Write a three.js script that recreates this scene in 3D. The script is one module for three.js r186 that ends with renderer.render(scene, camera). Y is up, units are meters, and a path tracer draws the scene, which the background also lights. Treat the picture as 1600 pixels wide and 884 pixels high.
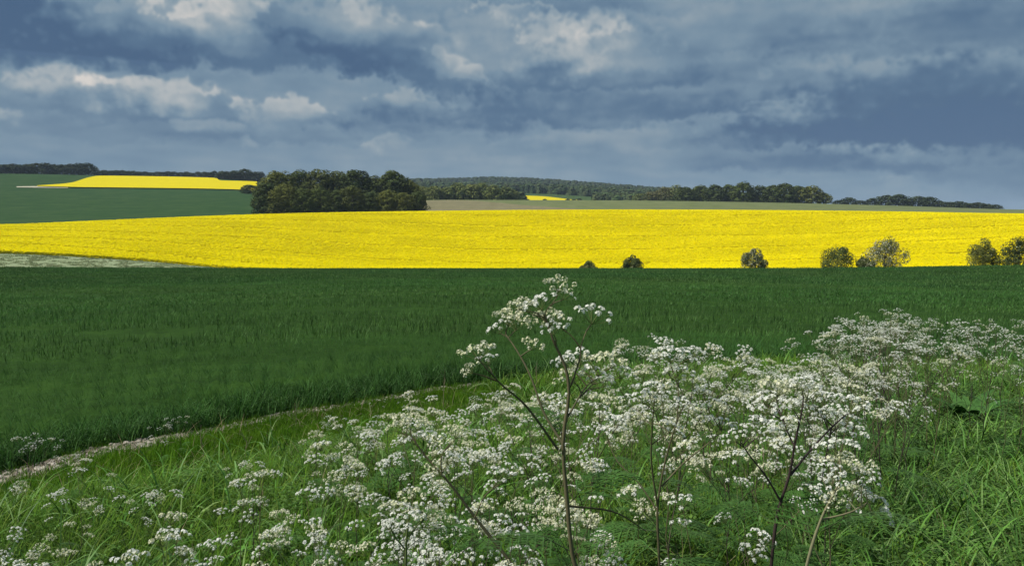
import * as THREE from 'three';
import { mergeGeometries } from 'three/addons/utils/BufferGeometryUtils.js';
import { createNoise2D, createNoise3D } from 'simplex-noise';

// ------------------------------------------------------------------ camera, sky, sun, exposure
const R = Math.PI / 180, F = 1232, EYE = 1.6, HORIZON = 340;
const PITCH = Math.atan((442 - HORIZON) / F);
const scene = new THREE.Scene();
const camera = new THREE.PerspectiveCamera(2 * Math.atan(442 / F) / R, 1024 / 565, 0.05, 30000);
camera.position.set(0, EYE, 0);
camera.rotation.set(-PITCH, 0, 0);
camera.updateMatrixWorld();
const renderer = new THREE.WebGLRenderer({ antialias: true });
renderer.setSize(1024, 565);
renderer.toneMapping = THREE.LinearToneMapping;
renderer.toneMappingExposure = 1.28;
renderer.shadowMap.enabled = true;

function rng(seed) {
  let a = seed >>> 0;
  return () => { a = (a + 0x6D2B79F5) | 0; let t = Math.imul(a ^ (a >>> 15), 1 | a); t = (t + Math.imul(t ^ (t >>> 7), 61 | t)) ^ t; return ((t ^ (t >>> 14)) >>> 0) / 4294967296; };
}
const clamp = (v, a, b) => Math.min(b, Math.max(a, v));
const sm = (a, b, x) => { const t = clamp((x - a) / (b - a), 0, 1); return t * t * (3 - 2 * t); };
const lerp = (a, b, t) => a + (b - a) * t;
const lin = (c) => { c /= 255; return c <= 0.04045 ? c / 12.92 : ((c + 0.055) / 1.055) ** 2.4; };
const n2 = createNoise2D(rng(11)), n3 = createNoise3D(rng(12));

const sun = new THREE.DirectionalLight(new THREE.Color().setRGB(1, 0.95, 0.86), 4.2);
sun.position.set(-600, 760, 130);
sun.castShadow = true;
sun.shadow.radius = 7;
sun.shadow.mapSize.set(4096, 4096);
Object.assign(sun.shadow.camera, { left: -700, right: 700, top: 700, bottom: -700, near: 1, far: 3000 });
scene.add(sun, sun.target);

{ // stormy layered cloud, a computed equirectangular sky
  const W = 4096, H = 2048, data = new Float32Array(W * H * 4);
  // cloud banks in azimuth / elevation degrees: [az, el, half width, half height, strength, tilt]
  const dirOf = (px, py) => { const a = (px - 800) / F, b = (442 - py) / F, y = b * Math.cos(PITCH) - Math.sin(PITCH), f = Math.cos(PITCH) + b * Math.sin(PITCH); return [Math.atan2(a, f) / R, Math.atan2(y, Math.hypot(a, f)) / R]; };
  const banks = [];
  const bank = (px, py, rx, ry, s, t = 0, edge = 1) => { const [az, el] = dirOf(px, py); banks.push([az, el, rx / 22, ry / 22, s, t, edge]); };
  // sunlit billows
  bank(345, 28, 78, 62, .56); bank(270, 20, 80, 50, .3); bank(95, 121, 48, 22, .5); bank(235, 143, 80, 23, .6); bank(440, 168, 60, 20, .55); bank(190, 152, 160, 26, .16);
  bank(725, 108, 62, 22, .4, .35); bank(640, 60, 90, 42, .26, .5); bank(540, 26, 95, 34, .42); bank(885, 58, 92, 42, .56); bank(950, 82, 105, 40, .28); bank(625, 152, 46, 15, .32);
  bank(330, 192, 42, 11, .36); bank(606, 222, 26, 11, .36); bank(390, 219, 12, 8, .3); bank(5, 182, 18, 10, .4);
  bank(1225, 166, 62, 17, .36); bank(1120, 192, 100, 10, .3, -.06); bank(1390, 233, 110, 13, .46, .02); bank(1330, 100, 90, 38, .2); bank(1140, 92, 40, 22, .16); bank(1395, 277, 26, 8, .22); bank(800, 12, 60, 12, .5);
  bank(720, 40, 60, 40, .22); bank(1520, 100, 120, 34, .12); bank(960, 215, 160, 16, .13); bank(830, 245, 120, 10, .1); bank(1560, 262, 130, 30, .16); bank(1100, 30, 250, 24, .12);
  // shaded undersides
  bank(90, 58, 200, 32, -.5); bank(330, 82, 240, 20, -.46); bank(590, 86, 150, 34, -.5, .25); bank(60, 88, 130, 14, -.2); bank(930, 122, 170, 14, -.32); bank(1480, 176, 220, 46, -.72); bank(1590, 196, 120, 30, -.3); bank(1480, 52, 170, 28, -.34);
  bank(1050, 130, 260, 40, -.15); bank(900, 176, 260, 22, -.3); bank(240, 172, 230, 16, -.26); bank(700, 190, 180, 18, -.24); bank(1240, 208, 170, 18, -.3); bank(1330, 255, 170, 12, -.26); bank(160, 205, 220, 12, -.14); bank(1150, 250, 160, 14, -.14); bank(540, 215, 140, 10, -.14); bank(880, 12, 160, 12, -.2); bank(1180, 60, 160, 24, -.08);
  // the same sort of sky all the way round
  const r = rng(77);
  for (let k = 0; k < 240; k++) {
    const az = lerp(37, 323, r()), el = 2 + 62 * r() ** 1.5, s = 1 + el / 26, up = r() < .5;
    banks.push([az > 180 ? az - 360 : az, el, (up ? 2 + 3 * r() : 5 + 7 * r()) * s, (up ? .7 + 1.4 * r() : .7 + 1.1 * r()) * s, up ? .25 + .45 * r() : -.2 - .35 * r(), (r() - .5) * .3, 1]);
  }
  for (let k = 0; k < 40; k++) { const el = 21 + 40 * r(), s = 1 + el / 26, up = r() < .5; banks.push([-37 + 74 * r(), el, (up ? 3 : 7) * s, (up ? 1.6 : 1.3) * s, up ? .3 + .4 * r() : -.2 - .3 * r(), 0, 1]); }
  const cells = Array.from({ length: 72 }, () => []);
  banks.forEach(b => { const reach = b[2] * 2.6 + 4; for (let c = 0; c < 72; c++) { let d = Math.abs(c * 5 - 180 + 2.5 - b[0]); d = Math.min(d, 360 - d); if (d < reach + 2.5) cells[c].push(b); } });
  // tone -> colour, linear
  const ramp = [[-.75, 72, 98, 129], [-.35, 88, 115, 142], [0, 118, 142, 161], [.3, 144, 160, 171], [.6, 176, 182, 185], [1, 216, 210, 204]].map(([t, a, b, c]) => [t, lin(a), lin(b), lin(c)]);
  const tone = (t, o) => { t = clamp(t, -.75, 1); let k = 0; while (k < ramp.length - 2 && t > ramp[k + 1][0]) k++; const p = ramp[k], q = ramp[k + 1], u = (t - p[0]) / (q[0] - p[0]); for (let j = 0; j < 3; j++) o[j] = lerp(p[j + 1], q[j + 1], u); };
  const col = [0, 0, 0];
  function skyAt(az, el) {
    const A = az * R, s = 1 / (1 + el / 30), ca = Math.cos(A), sa = Math.sin(A), e = el * R;
    const n = (f, o, st = 2) => n3(ca * f + o, sa * f, e * f * st * (0.45 + .55 * s) + o);
    const w1 = n(9, 3), w2 = n(10, 9), w3 = n(26, 1, 1.6), w4 = n(28, 7, 1.6), w5 = n(70, 4, 1.4), w6 = n(150, 2, 1.3);
    const k = .5 + .5 * sm(0, 9, el);
    const waz = az + (w1 * 1.2 + w3 * .5 + w5 * .2 + w6 * .08) * k, wel = el + (w2 * .45 + w4 * .3 + Math.abs(w5) * .26 + w6 * .07) * k;
    let t = .03 + .08 * w2 + .1 * n(5, 21, 5) + .06 * n(16, 31, 6) + (.045 * w4 + .02 * w5 + .008 * w6) * k;
    const w44 = n(44, 13, 1.6), bil = .5 - Math.abs(w5) * .5 - Math.abs(w44) * .6 + .2 * w4, fb = (.5 * w4 + .45 * w44 + .32 * w5 + .2 * w6) * (.5 + .5 * k);
    for (const b of cells[Math.min(71, Math.floor((az + 180) / 5))]) {
      let dx = waz - b[0]; if (dx > 180) dx -= 360; if (dx < -180) dx += 360;
      let dy = wel - b[1] + b[5] * dx;
      if (Math.abs(dx) > b[2] * 2.4) continue;
      const q = (dx / b[2]) ** 2 + (dy / b[3] * (b[4] > 0 ? (dy > 0 ? 1.15 : .85) : (dy > 0 ? .75 : 1.15))) ** 2;
      if (q > 5.5) continue;
      if (b[4] > 0) { const e = 1.25 - q * .8 + fb * (dy > 0 ? .85 : .5); t += b[4] * sm(0, dy > 0 ? .75 : 1.5, e) * ((b[2] < 4 ? .8 : .62) + .24 * bil + .1 * clamp(dy / b[3], -1, 1)); }
      else t += b[4] * .9 * sm(-.1, dy > 0 ? 1.5 : 1.1, 1.3 - q * .62 + fb * .5);
    }
    const low = 1 - sm(0, 5.5, el);                     // the thick pale air over the horizon
    t = t * (1 - .22 * low) + .05 * low;
    tone(t, col);
    for (let q = 0; q < 3; q++) col[q] *= .79; col[0] *= 1 - .06 * low; col[2] *= 1 + .03 * low;
  }
  for (let j = 0; j < H; j++) {
    const el = (j + .5) / H * 180 - 90, step = el < 0 ? W : el < 24 ? 1 : el < 45 ? 4 : 16;
    let prev = null;
    for (let i = 0; i <= W; i += step) {
      if (step === W && i === W) break;
      const ii = i % W, u = (ii + .5) / W;
      let az = u * 360 - 180 + 90; if (az > 180) az -= 360;   // az 0 is straight ahead (-z), positive to the right
      if (el < 0) { tone(-.02, col); } else skyAt(az, el);
      const c = col.slice();
      if (step === 1) { if (i < W) data.set([...c, 1], (j * W + i) * 4); }
      else if (step === W) for (let x = 0; x < W; x++) data.set([...c, 1], (j * W + x) * 4);
      else { if (prev) for (let x = 0; x < step; x++) { const f = x / step, o = (j * W + i - step + x) * 4; for (let q = 0; q < 3; q++) data[o + q] = lerp(prev[q], c[q], f); data[o + 3] = 1; } prev = c; }
    }
  }
  const tex = new THREE.DataTexture(data, W, H, THREE.RGBAFormat, THREE.FloatType);
  tex.mapping = THREE.EquirectangularReflectionMapping;
  tex.magFilter = tex.minFilter = THREE.LinearFilter;
  tex.needsUpdate = true;
  scene.background = tex; scene.environment = tex;
}
scene.fog = new THREE.FogExp2(new THREE.Color().setRGB(.62, .78, 1), 0.00009);

// ------------------------------------------------------------------ helpers
const taken = {};
const numbered = (n) => { taken[n] = (taken[n] ?? -1) + 1; return taken[n] ? n + '_' + String(taken[n]).padStart(3, '0') : n; };
function tag(o, label, category, group, kind) { o.userData = { ...(label && { label }), ...(category && { category }), ...(group && { group }), ...(kind && { kind }) }; return o; }
function mesh(name, g, m, parent = scene) { const o = new THREE.Mesh(g, m); o.name = parent === scene ? numbered(name) : name; o.castShadow = o.receiveShadow = true; parent.add(o); return o; }
function base(name, p, turn = 0) { const o = new THREE.Group(); o.name = numbered(name); o.position.copy(p); o.rotation.y = turn; scene.add(o); return o; }
function copyOf(o, name) { const c = o.clone(); c.name = numbered(name); c.userData = { ...o.userData }; scene.add(c); return c; }
const V = (x, y, z) => new THREE.Vector3(x, y, z);

class GB {            // geometry builder with vertex colours
  constructor() { this.p = []; this.c = []; this.i = []; }
  v(a, col) { this.p.push(a.x, a.y, a.z); this.c.push(col[0], col[1], col[2]); return this.p.length / 3 - 1; }
  tri(a, b, c, col) { this.i.push(this.v(a, col), this.v(b, col), this.v(c, col)); }
  quad(a, b, c, d, col) { const k = [a, b, c, d].map(q => this.v(q, col)); this.i.push(k[0], k[1], k[2], k[0], k[2], k[3]); }
  tube(pts, radii, sides, col) {
    const rings = []; const t = V(), n = V(), b = V();
    for (let k = 0; k < pts.length; k++) {
      t.copy(pts[Math.min(k + 1, pts.length - 1)]).sub(pts[Math.max(k - 1, 0)]).normalize();
      n.set(Math.abs(t.y) > .9 ? 1 : 0, Math.abs(t.y) > .9 ? 0 : 1, 0).cross(t).normalize(); b.copy(t).cross(n);
      const ring = [];
      for (let s = 0; s < sides; s++) { const a = s / sides * 2 * Math.PI; ring.push(this.v(V().copy(pts[k]).addScaledVector(n, Math.cos(a) * radii[k]).addScaledVector(b, Math.sin(a) * radii[k]), col)); }
      rings.push(ring);
    }
    for (let k = 1; k < rings.length; k++) for (let s = 0; s < sides; s++) { const s2 = (s + 1) % sides; this.i.push(rings[k - 1][s], rings[k - 1][s2], rings[k][s2], rings[k - 1][s], rings[k][s2], rings[k][s]); }
  }
  // a tapering, drooping leaf blade
  blade(o, dir, len, w, droop, seg, col) {
    const side = V(-dir.z, 0, dir.x); if (side.lengthSq() < 1e-6) side.set(1, 0, 0); side.normalize();
    const p = o.clone(), d = dir.clone().normalize(); let prev = null;
    for (let k = 0; k <= seg; k++) {
      const t = k / seg, ww = w * (t < .25 ? .7 + 1.2 * t : 1 - ((t - .25) / .75) ** 1.6) / 2;
      const a = p.clone().addScaledVector(side, -ww), b = p.clone().addScaledVector(side, ww);
      const ids = k === seg ? [this.v(p, col)] : [this.v(a, col), this.v(b, col)];
      if (prev) { if (ids.length === 2) this.i.push(prev[0], prev[1], ids[1], prev[0], ids[1], ids[0]); else this.i.push(prev[0], prev[1], ids[0]); }
      prev = ids; p.addScaledVector(d, len / seg); d.y -= droop / seg; d.normalize();
    }
  }
  get geo() { const g = new THREE.BufferGeometry(); g.setAttribute('position', new THREE.Float32BufferAttribute(this.p, 3)); g.setAttribute('color', new THREE.Float32BufferAttribute(this.c, 3)); g.setIndex(this.i); g.computeVertexNormals(); return g; }
}
const MV = (rough = .85, extra = {}) => new THREE.MeshPhysicalMaterial({ vertexColors: true, roughness: rough, side: THREE.DoubleSide, specularIntensity: .2, ...extra });
const matLeaf = MV(.9), matFern = MV(1, { transmission: .3, thickness: 0 }), matGrass = MV(.9, { transmission: .35, thickness: 0 }), matLong = MV(.55, { specularIntensity: .4 }), matStem = MV(.65), matBark = MV(.95), matCrop = MV(1, { specularIntensity: 0 });
const matPetal = new THREE.MeshPhysicalMaterial({ vertexColors: true, roughness: 1, side: THREE.DoubleSide, transmission: .25, thickness: 0, specularIntensity: .2 });
const vary = (c, r, a = .25) => { const f = 1 + (r() - .5) * 2 * a, h = 1 + (r() - .5) * a * .8; return [c[0] * f * h, c[1] * f, c[2] * f]; };

function pchip(xs, ys) {      // monotone cubic
  const n = xs.length, d = [], m = Array(n).fill(0);
  for (let k = 0; k < n - 1; k++) d.push((ys[k + 1] - ys[k]) / (xs[k + 1] - xs[k]));
  m[0] = d[0]; m[n - 1] = d[n - 2];
  for (let k = 1; k < n - 1; k++) m[k] = d[k - 1] * d[k] <= 0 ? 0 : 2 * d[k - 1] * d[k] / (d[k - 1] + d[k]);
  return (x) => { if (x <= xs[0]) return ys[0]; if (x >= xs[n - 1]) return ys[n - 1]; let k = 0, hi = n - 1; while (hi - k > 1) { const q = (k + hi) >> 1; if (xs[q] <= x) k = q; else hi = q; } const h = xs[k + 1] - xs[k], t = (x - xs[k]) / h; return ys[k] * (2 * t ** 3 - 3 * t * t + 1) + h * m[k] * (t ** 3 - 2 * t * t + t) + ys[k + 1] * (3 * t * t - 2 * t ** 3) + h * m[k + 1] * (t ** 3 - t * t); };
}
// a bearing is written as the column in which it shows (800 = straight ahead), a slope of sight as a row
const azOf = (b) => Math.atan((b - 800) / F);
const colOf = (x, z) => { const az = Math.atan2(x, -z); return az > 1.2 ? 4000 : az < -1.2 ? -2400 : 800 + F * Math.tan(az); };
const sight = (b, row) => { const a = (b - 800) / F, q = (442 - row) / F, y = q * Math.cos(PITCH) - Math.sin(PITCH), f = Math.cos(PITCH) + q * Math.sin(PITCH); return { y: y / Math.hypot(a, f), ax: a / Math.hypot(a, f), az: -f / Math.hypot(a, f) }; };
const at = (b, row, d) => { const s = sight(b, row); return V(s.ax * d, EYE + s.y * d, s.az * d); };   // point at plan distance d

// ------------------------------------------------------------------ the lie of the land
const COLS = [-700, 0, 200, 400, 550, 700, 770, 850, 1000, 1200, 1400, 1600, 2300];
const NEAR = [ // distance, ground height (eye at 1.6 above the near ground): left, middle, right
  [0, 0, 0, 0], [3, -.03, -.02, 0], [5, -.22, -.14, -.04], [7, -.6, -.36, -.12], [10, -.98, -.56, -.26], [13, -1.18, -.9, -.62], [20, -1.52, -1.44, -1.34], [40, -2.55, -2.52, -2.48], [80, -4.68, -4.66, -4.62], [112, -6.2, -6.18, -6.1]];
const FAR = [ // distance, then the row at which the ground shows in each column
  [130, 423, 423, 423, 423, 423, 423, 423, 423, 423, 423, 422, 420, 418],
  [150, 425, 425, 425, 425, 425, 425, 425, 425, 425, 425, 424, 421, 418],
  [185, 424, 424, 427, 430, 431, 432, 432, 432, 432, 432, 431, 429, 426],
  [230, 402, 402, 408, 418, 421, 421, 421, 421, 421, 420, 419, 418, 416],
  [300, 376, 376, 373, 371, 371, 371, 371, 370, 370, 371, 372, 374, 378],
  [380, 356, 354, 346, 338, 334.5, 332.4, 331.6, 331, 330.6, 331.6, 334, 337.4, 344],
  [400, 354, 352, 344, 337, 334.5, 333, 332.4, 332, 332, 333, 335, 338.4, 345],
  [500, 340, 335, 330, 324, 326, 325, 325, 325, 325, 326, 328, 333, 340],
  [700, 306, 301, 302, 304, 314, 312.6, 313, 313.4, 314, 317, 322, 328, 335],
  [850, 286, 281, 287, 294, 312, 315, 317, 318, 318, 320, 324, 329, 336],
  [1000, 274, 271.5, 275.5, 283, 306, 314, 315, 315, 316, 321, 325, 330, 337],
  [1300, 275, 273, 277, 282, 297, 306, 303.5, 303, 312, 320, 326, 331, 338],
  [1800, 280, 280, 282, 284, 290, 293, 295, 296, 303, 316, 327, 332, 339],
  [2600, 286, 286, 286, 287, 288, 286, 284, 287, 298, 312, 329, 334, 339],
  [4000, 300, 300, 300, 300, 300, 300, 300, 302, 308, 318, 334, 337, 339.5],
  [9000, 330, 330, 330, 330, 330, 330, 330, 330, 332, 334, 337, 339, 340]];
const profs = COLS.map((b, k) => {
  const u = clamp(b / 1600, 0, 1), xs = [], ys = [];
  for (const [d, l, m, r] of NEAR) { xs.push(d); ys.push(u < .5 ? lerp(l, m, u * 2) : lerp(m, r, u * 2 - 1)); }
  for (const row of FAR) { xs.push(row[0]); ys.push(EYE + sight(b, row[k + 1]).y * row[0]); }
  return pchip(xs, ys);
});
function groundPolar(b, d) {
  b = clamp(b, COLS[0], COLS[COLS.length - 1]);
  let k = 0; while (k < COLS.length - 2 && b > COLS[k + 1]) k++;
  const t = (b - COLS[k]) / (COLS[k + 1] - COLS[k]), y0 = profs[k](d), y1 = profs[k + 1](d);
  const ya = k > 0 ? profs[k - 1](d) : y0, yb = k < COLS.length - 2 ? profs[k + 2](d) : y1;
  const h = COLS[k + 1] - COLS[k], m0 = k > 0 ? (y1 - ya) / (COLS[k + 1] - COLS[k - 1]) * h : y1 - y0, m1 = k < COLS.length - 2 ? (yb - y0) / (COLS[k + 2] - COLS[k]) * h : y1 - y0;
  return y0 * (2 * t ** 3 - 3 * t * t + 1) + m0 * (t ** 3 - 2 * t * t + t) + y1 * (3 * t * t - 2 * t ** 3) + m1 * (t ** 3 - t * t);
}
const behind = (az) => sm(1.0, 1.5, Math.abs(az));     // at your back the land runs on level
function ground(x, z) {
  const az = Math.atan2(x, -z), d = Math.hypot(x, z), k = behind(az);
  let y = k < 1 ? groundPolar(colOf(x, z), d) : 0;
  y = y * (1 - k) + k * (-.02 * Math.min(d, 400));
  return y + .05 * n2(x * .35, z * .35) * sm(1, 4, d) + .25 * n2(x * .03, z * .03) * sm(20, 60, d) * (1 - sm(90, 130, d));
}
const spot = (b, d, up = 0) => { const a = azOf(b), x = Math.sin(a) * d, z = -Math.cos(a) * d; return V(x, ground(x, z) + up, z); };
function reach(b, row, d0, d1) {      // how far off the land shows at a row
  const f = (d) => (groundPolar(b, d) - EYE) / d - sight(b, row).y; let a = d0, c = d1; const up = f(d1) > f(d0);
  for (let k = 0; k < 50; k++) { const m = (a + c) / 2; if ((f(m) > 0) === up) c = m; else a = m; } return (a + c) / 2;
}

// ------------------------------------------------------------------ ground materials
function noiseTex(size, stops, seed, layers, repeat) {     // mottled colour, tiles without a seam
  const data = new Uint8Array(size * size * 4), nn = createNoise3D(rng(seed)), nm = createNoise3D(rng(seed + 1)), c = new THREE.Color();
  const toS = (v) => v <= .0031308 ? v * 12.92 : 1.055 * v ** (1 / 2.4) - .055;
  for (let j = 0; j < size; j++) for (let i = 0; i < size; i++) {
    const a = i / size * 2 * Math.PI, b = j / size * 2 * Math.PI; let t = .5;
    for (const [f, w, sx = 1, sy = 1] of layers) t += w * (nn(Math.cos(a) * f * sx, Math.sin(a) * f * sx, Math.cos(b) * f * sy) + nm(Math.cos(b) * f * sy + 3, Math.sin(b) * f * sy, Math.sin(a) * f * sx)) * .6;
    t = clamp(t, 0, .9999) * (stops.length - 1); const k = Math.floor(t), u = t - k, o = (j * size + i) * 4;
    for (let q = 0; q < 3; q++) data[o + q] = 255 * toS(lerp(stops[k][q], stops[k + 1][q], u)); data[o + 3] = 255;
  }
  const t = new THREE.DataTexture(data, size, size); t.wrapS = t.wrapT = THREE.RepeatWrapping; t.magFilter = THREE.LinearFilter; t.minFilter = THREE.LinearMipmapLinearFilter; t.generateMipmaps = true; t.colorSpace = THREE.SRGBColorSpace; t.repeat.set(1 / repeat, 1 / repeat); t.needsUpdate = true; return t;
}
const fieldMat = (stops, seed, layers, rep, rough = .95, spec = .1) => { const map = noiseTex(512, stops, seed, layers, rep); return new THREE.MeshPhysicalMaterial({ map, roughness: rough, side: THREE.DoubleSide, specularIntensity: spec }); };
const mixLayers = [[2, .25], [6, .22], [18, .22], [50, .3], [110, .25]];
const M = {
  land: fieldMat([[.03, .055, .018], [.05, .09, .026], [.075, .115, .035]], 21, mixLayers, 46),
  soil: fieldMat([[.08, .066, .048], [.16, .135, .1], [.28, .245, .19]], 22, [[4, .2], [14, .25], [40, .35], [90, .4]], 3.1),
  wheat: fieldMat([[.014, .036, .006], [.022, .056, .009], [.032, .075, .012]], 23, mixLayers, 17),
  stubble: fieldMat([[.13, .19, .09], [.24, .29, .16], [.36, .38, .25]], 24, [[3, .12], [10, .2], [30, .35, 1, 2], [90, .4]], 40),
  rape: fieldMat([[.52, .44, 0], [.6, .5, 0], [.68, .56, 0]], 25, mixLayers, 38, 1, 0),
  hill: fieldMat([[.02, .056, .018], [.031, .07, .022], [.046, .086, .028]], 26, [[1.5, .3], [4, .25], [14, .15], [60, .2]], 180),
  farRape: fieldMat([[.52, .44, 0], [.6, .5, 0], [.68, .56, 0]], 27, [[2, .2], [6, .2], [30, .25], [80, .25]], 90),
  chalk: fieldMat([[.3, .29, .2], [.42, .4, .3], [.52, .5, .4]], 28, mixLayers, 30),
  pasture: fieldMat([[.085, .115, .045], [.135, .16, .065], [.19, .2, .095]], 29, [[1.6, .3], [5, .2, 1, 2.4], [18, .2, 1, 2], [70, .25]], 130),
  fallow: fieldMat([[.12, .115, .06], [.18, .165, .09], [.25, .225, .13]], 30, [[1.6, .25], [5, .25, 1, 2.4], [18, .2, 1, 3], [70, .25]], 90),
};
function sheet(name, m, nu, nv, f, uvScale = 1) {     // f(u, v) -> point
  const p = [], uv = [], idx = [];
  for (let j = 0; j <= nv; j++) for (let i = 0; i <= nu; i++) { const q = f(i / nu, j / nv); p.push(q.x, q.y, q.z); uv.push(q.x * uvScale, q.z * uvScale); }
  for (let j = 0; j < nv; j++) for (let i = 0; i < nu; i++) { const a = j * (nu + 1) + i, b = a + nu + 1; idx.push(a, a + 1, b + 1, a, b + 1, b); }
  const g = new THREE.BufferGeometry(); g.setAttribute('position', new THREE.Float32BufferAttribute(p, 3)); g.setAttribute('uv', new THREE.Float32BufferAttribute(uv, 2)); g.setIndex(idx); g.computeVertexNormals();
  const o = mesh(name, g, m); o.userData.kind = 'structure'; return o;
}
const curve = (list) => pchip(list.map(q => q[0]), list.map(q => q[1]));
function fieldSheet(name, m, b0, b1, lo, hi, nu, nv, up) { return sheet(name, m, nu, nv, (u, v) => { const b = lerp(b0, b1, u), d = lerp(lo(b), hi(b), v); return spot(b, d, 0).add(V(0, typeof up === 'function' ? up(u, v, spot(b, d)) : up, 0)); }); }

// the whole land, one sheet out to the horizon
{
  const az = [], ds = [0];
  for (let a = -Math.PI; a <= Math.PI + 1e-6; a += (Math.abs(a) < .8 ? .0062 : .04)) az.push(a);
  az[az.length - 1] = Math.PI;
  for (let d = .5; d < 6500; d *= d < 20 ? 1.05 : d < 450 ? 1.025 : 1.04) ds.push(d); 
  const o = sheet('ground', M.land, az.length - 1, ds.length - 1, (u, v) => {
    const a = az[Math.round(u * (az.length - 1))], d = ds[Math.round(v * (ds.length - 1))], x = Math.sin(a) * d, z = -Math.cos(a) * d; return V(x, ground(x, z), z);
  });
  tag(o, 'rolling green farmland running out to the horizon', 'ground', null, 'structure');
}
// fields
const edge = curve([[-2400, 8.2], [-300, 8.8], [0, 8.9], [200, 8.95], [450, 9.45], [700, 9.9], [900, 10.9], [1200, 12.2], [1500, 13.8], [1900, 15.2], [4000, 17]]);   // near edge of the wheat
const soilW = (b) => .6 - .38 * sm(190, 400, b) - .04 * sm(900, 1300, b) + (.1 - .03 * sm(200, 400, b)) * n2(b * .011, 4);
tag(sheet('soil_track', M.soil, 640, 12, (u, v) => { const b = lerp(-700, 2000, u), d = edge(b) + .25 - v * (soilW(b) + .25) + (v === 1 ? .08 * n2(b * .05, 1) : 0), q = spot(b, d); q.y += .006 + .012 * sm(0, .25, v) * (1 - sm(.75, 1, v)) + .028 * (n2(q.x * 6, q.z * 6) + .35 * n2(q.x * 11, q.z * 11)) * sm(0, .2, v) * (1 - sm(.8, 1, v)); return q; }), 'bare stony chalk soil strip along the wheat edge', 'track', null, 'structure');
tag(fieldSheet('wheat_field', M.wheat, -500, 2100, (b) => edge(b) + .12, () => 136, 200, 130, (u, v) => v < .001 ? .005 : .3 + .03 * Math.sin(u * 3000) * Math.sin(v * 4000)), 'dark green young wheat field sloping down from the verge', 'field', null, 'structure');
const tA = spot(380, reach(380, 373, 190, 383)), tB = spot(820, reach(820, 393, 190, 383)), tDir = tB.clone().sub(tA).setY(0).normalize();
const tram = (x, z) => { const off = (x - tA.x) * -tDir.z + (z - tA.z) * tDir.x + 2 * n2(x * .01, z * .01), m = ((off % 26) + 26) % 26; return sm(0, .5, m) * (1 - sm(2, 2.6, m)); };   // open tramlines in the rape
const rapeLo = curve([[-700, 245], [0, 242], [100, 238], [250, 229], [400, 213], [600, 205], [1000, 205], [1500, 203], [2300, 200]]), rapeHi = (b) => 383;
tag(fieldSheet('rapeseed_field', M.rape, -500, 2100, rapeLo, rapeHi, 190, 230, (u, v, q) => (v < .001 || v > .999) ? .05 : .86 + .012 * n2(q.x * .3, q.z * .3) - .25 * tram(q.x, q.z)), 'bright yellow oilseed rape field across the valley', 'field', null, 'structure');
tag(fieldSheet('stubble_strip', M.stubble, -500, 900, () => 150, (b) => rapeLo(b) - .5, 120, 40, .1), 'pale grey green strip of sparse crop below the rape', 'field', null, 'structure');
tag(fieldSheet('hillside_field', M.hill, -500, 436, () => 386, (b) => b < 150 ? 985 : lerp(985, 975, sm(150, 420, b)), 120, 90, .2), 'blue green cereal field rising on the far hillside', 'field', null, 'structure');
{
  const lo = curve([[60, 292.4], [120, 294], [260, 295.5], [350, 297], [404, 299]]), hi = curve([[60, 291.8], [100, 289], [118, 286.5], [135, 281], [158, 276.2], [340, 279], [343, 283], [404, 285]]);
  const rl = curve([60, 90, 120, 180, 240, 300, 340, 404].map(b => [b, reach(b, lo(b), 420, 1000)])), rh = curve([60, 80, 100, 118, 126, 135, 146, 158, 220, 280, 340, 346, 404].map(b => [b, reach(b, hi(b), 420, 995)]));
  tag(fieldSheet('hillside_rapeseed_field', M.farRape, 62, 404, rl, rh, 120, 30, 1.1), 'muted yellow rape field on the far hillside below the hedge line', 'field', null, 'structure');
  tag(fieldSheet('chalk_patch', M.chalk, 30, 110, (b) => reach(b, 293.6 + (b - 30) * .012, 420, 1000), (b) => reach(b, 292 - (b - 30) * .012, 420, 1000), 30, 4, .5), 'thin bare pale chalk patch at the corner of the hillside field', 'field', null, 'structure');
}
tag(fieldSheet('pasture', M.pasture, 560, 2100, () => 390, (b) => 705, 120, 60, .25), 'pale olive pasture beyond the yellow field', 'field', null, 'structure');
{ const lo = (b) => 392, hi = curve([[600, 640], [700, 650], [800, 560], [900, 470], [960, 420], [1000, 396]]); tag(fieldSheet('fallow_field', M.fallow, 600, 990, lo, hi, 60, 30, .5), 'dull brown fallow ground beside the copse', 'field', null, 'structure'); }
tag(fieldSheet('valley_rapeseed_field', M.farRape, 806, 935, (b) => 1005, curve([[806, 1200], [850, 1170], [880, 1110], [910, 1045], [935, 1012]]), 40, 20, 1), 'small far yellow rape field in front of the wooded ridge', 'field', null, 'structure');

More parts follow.
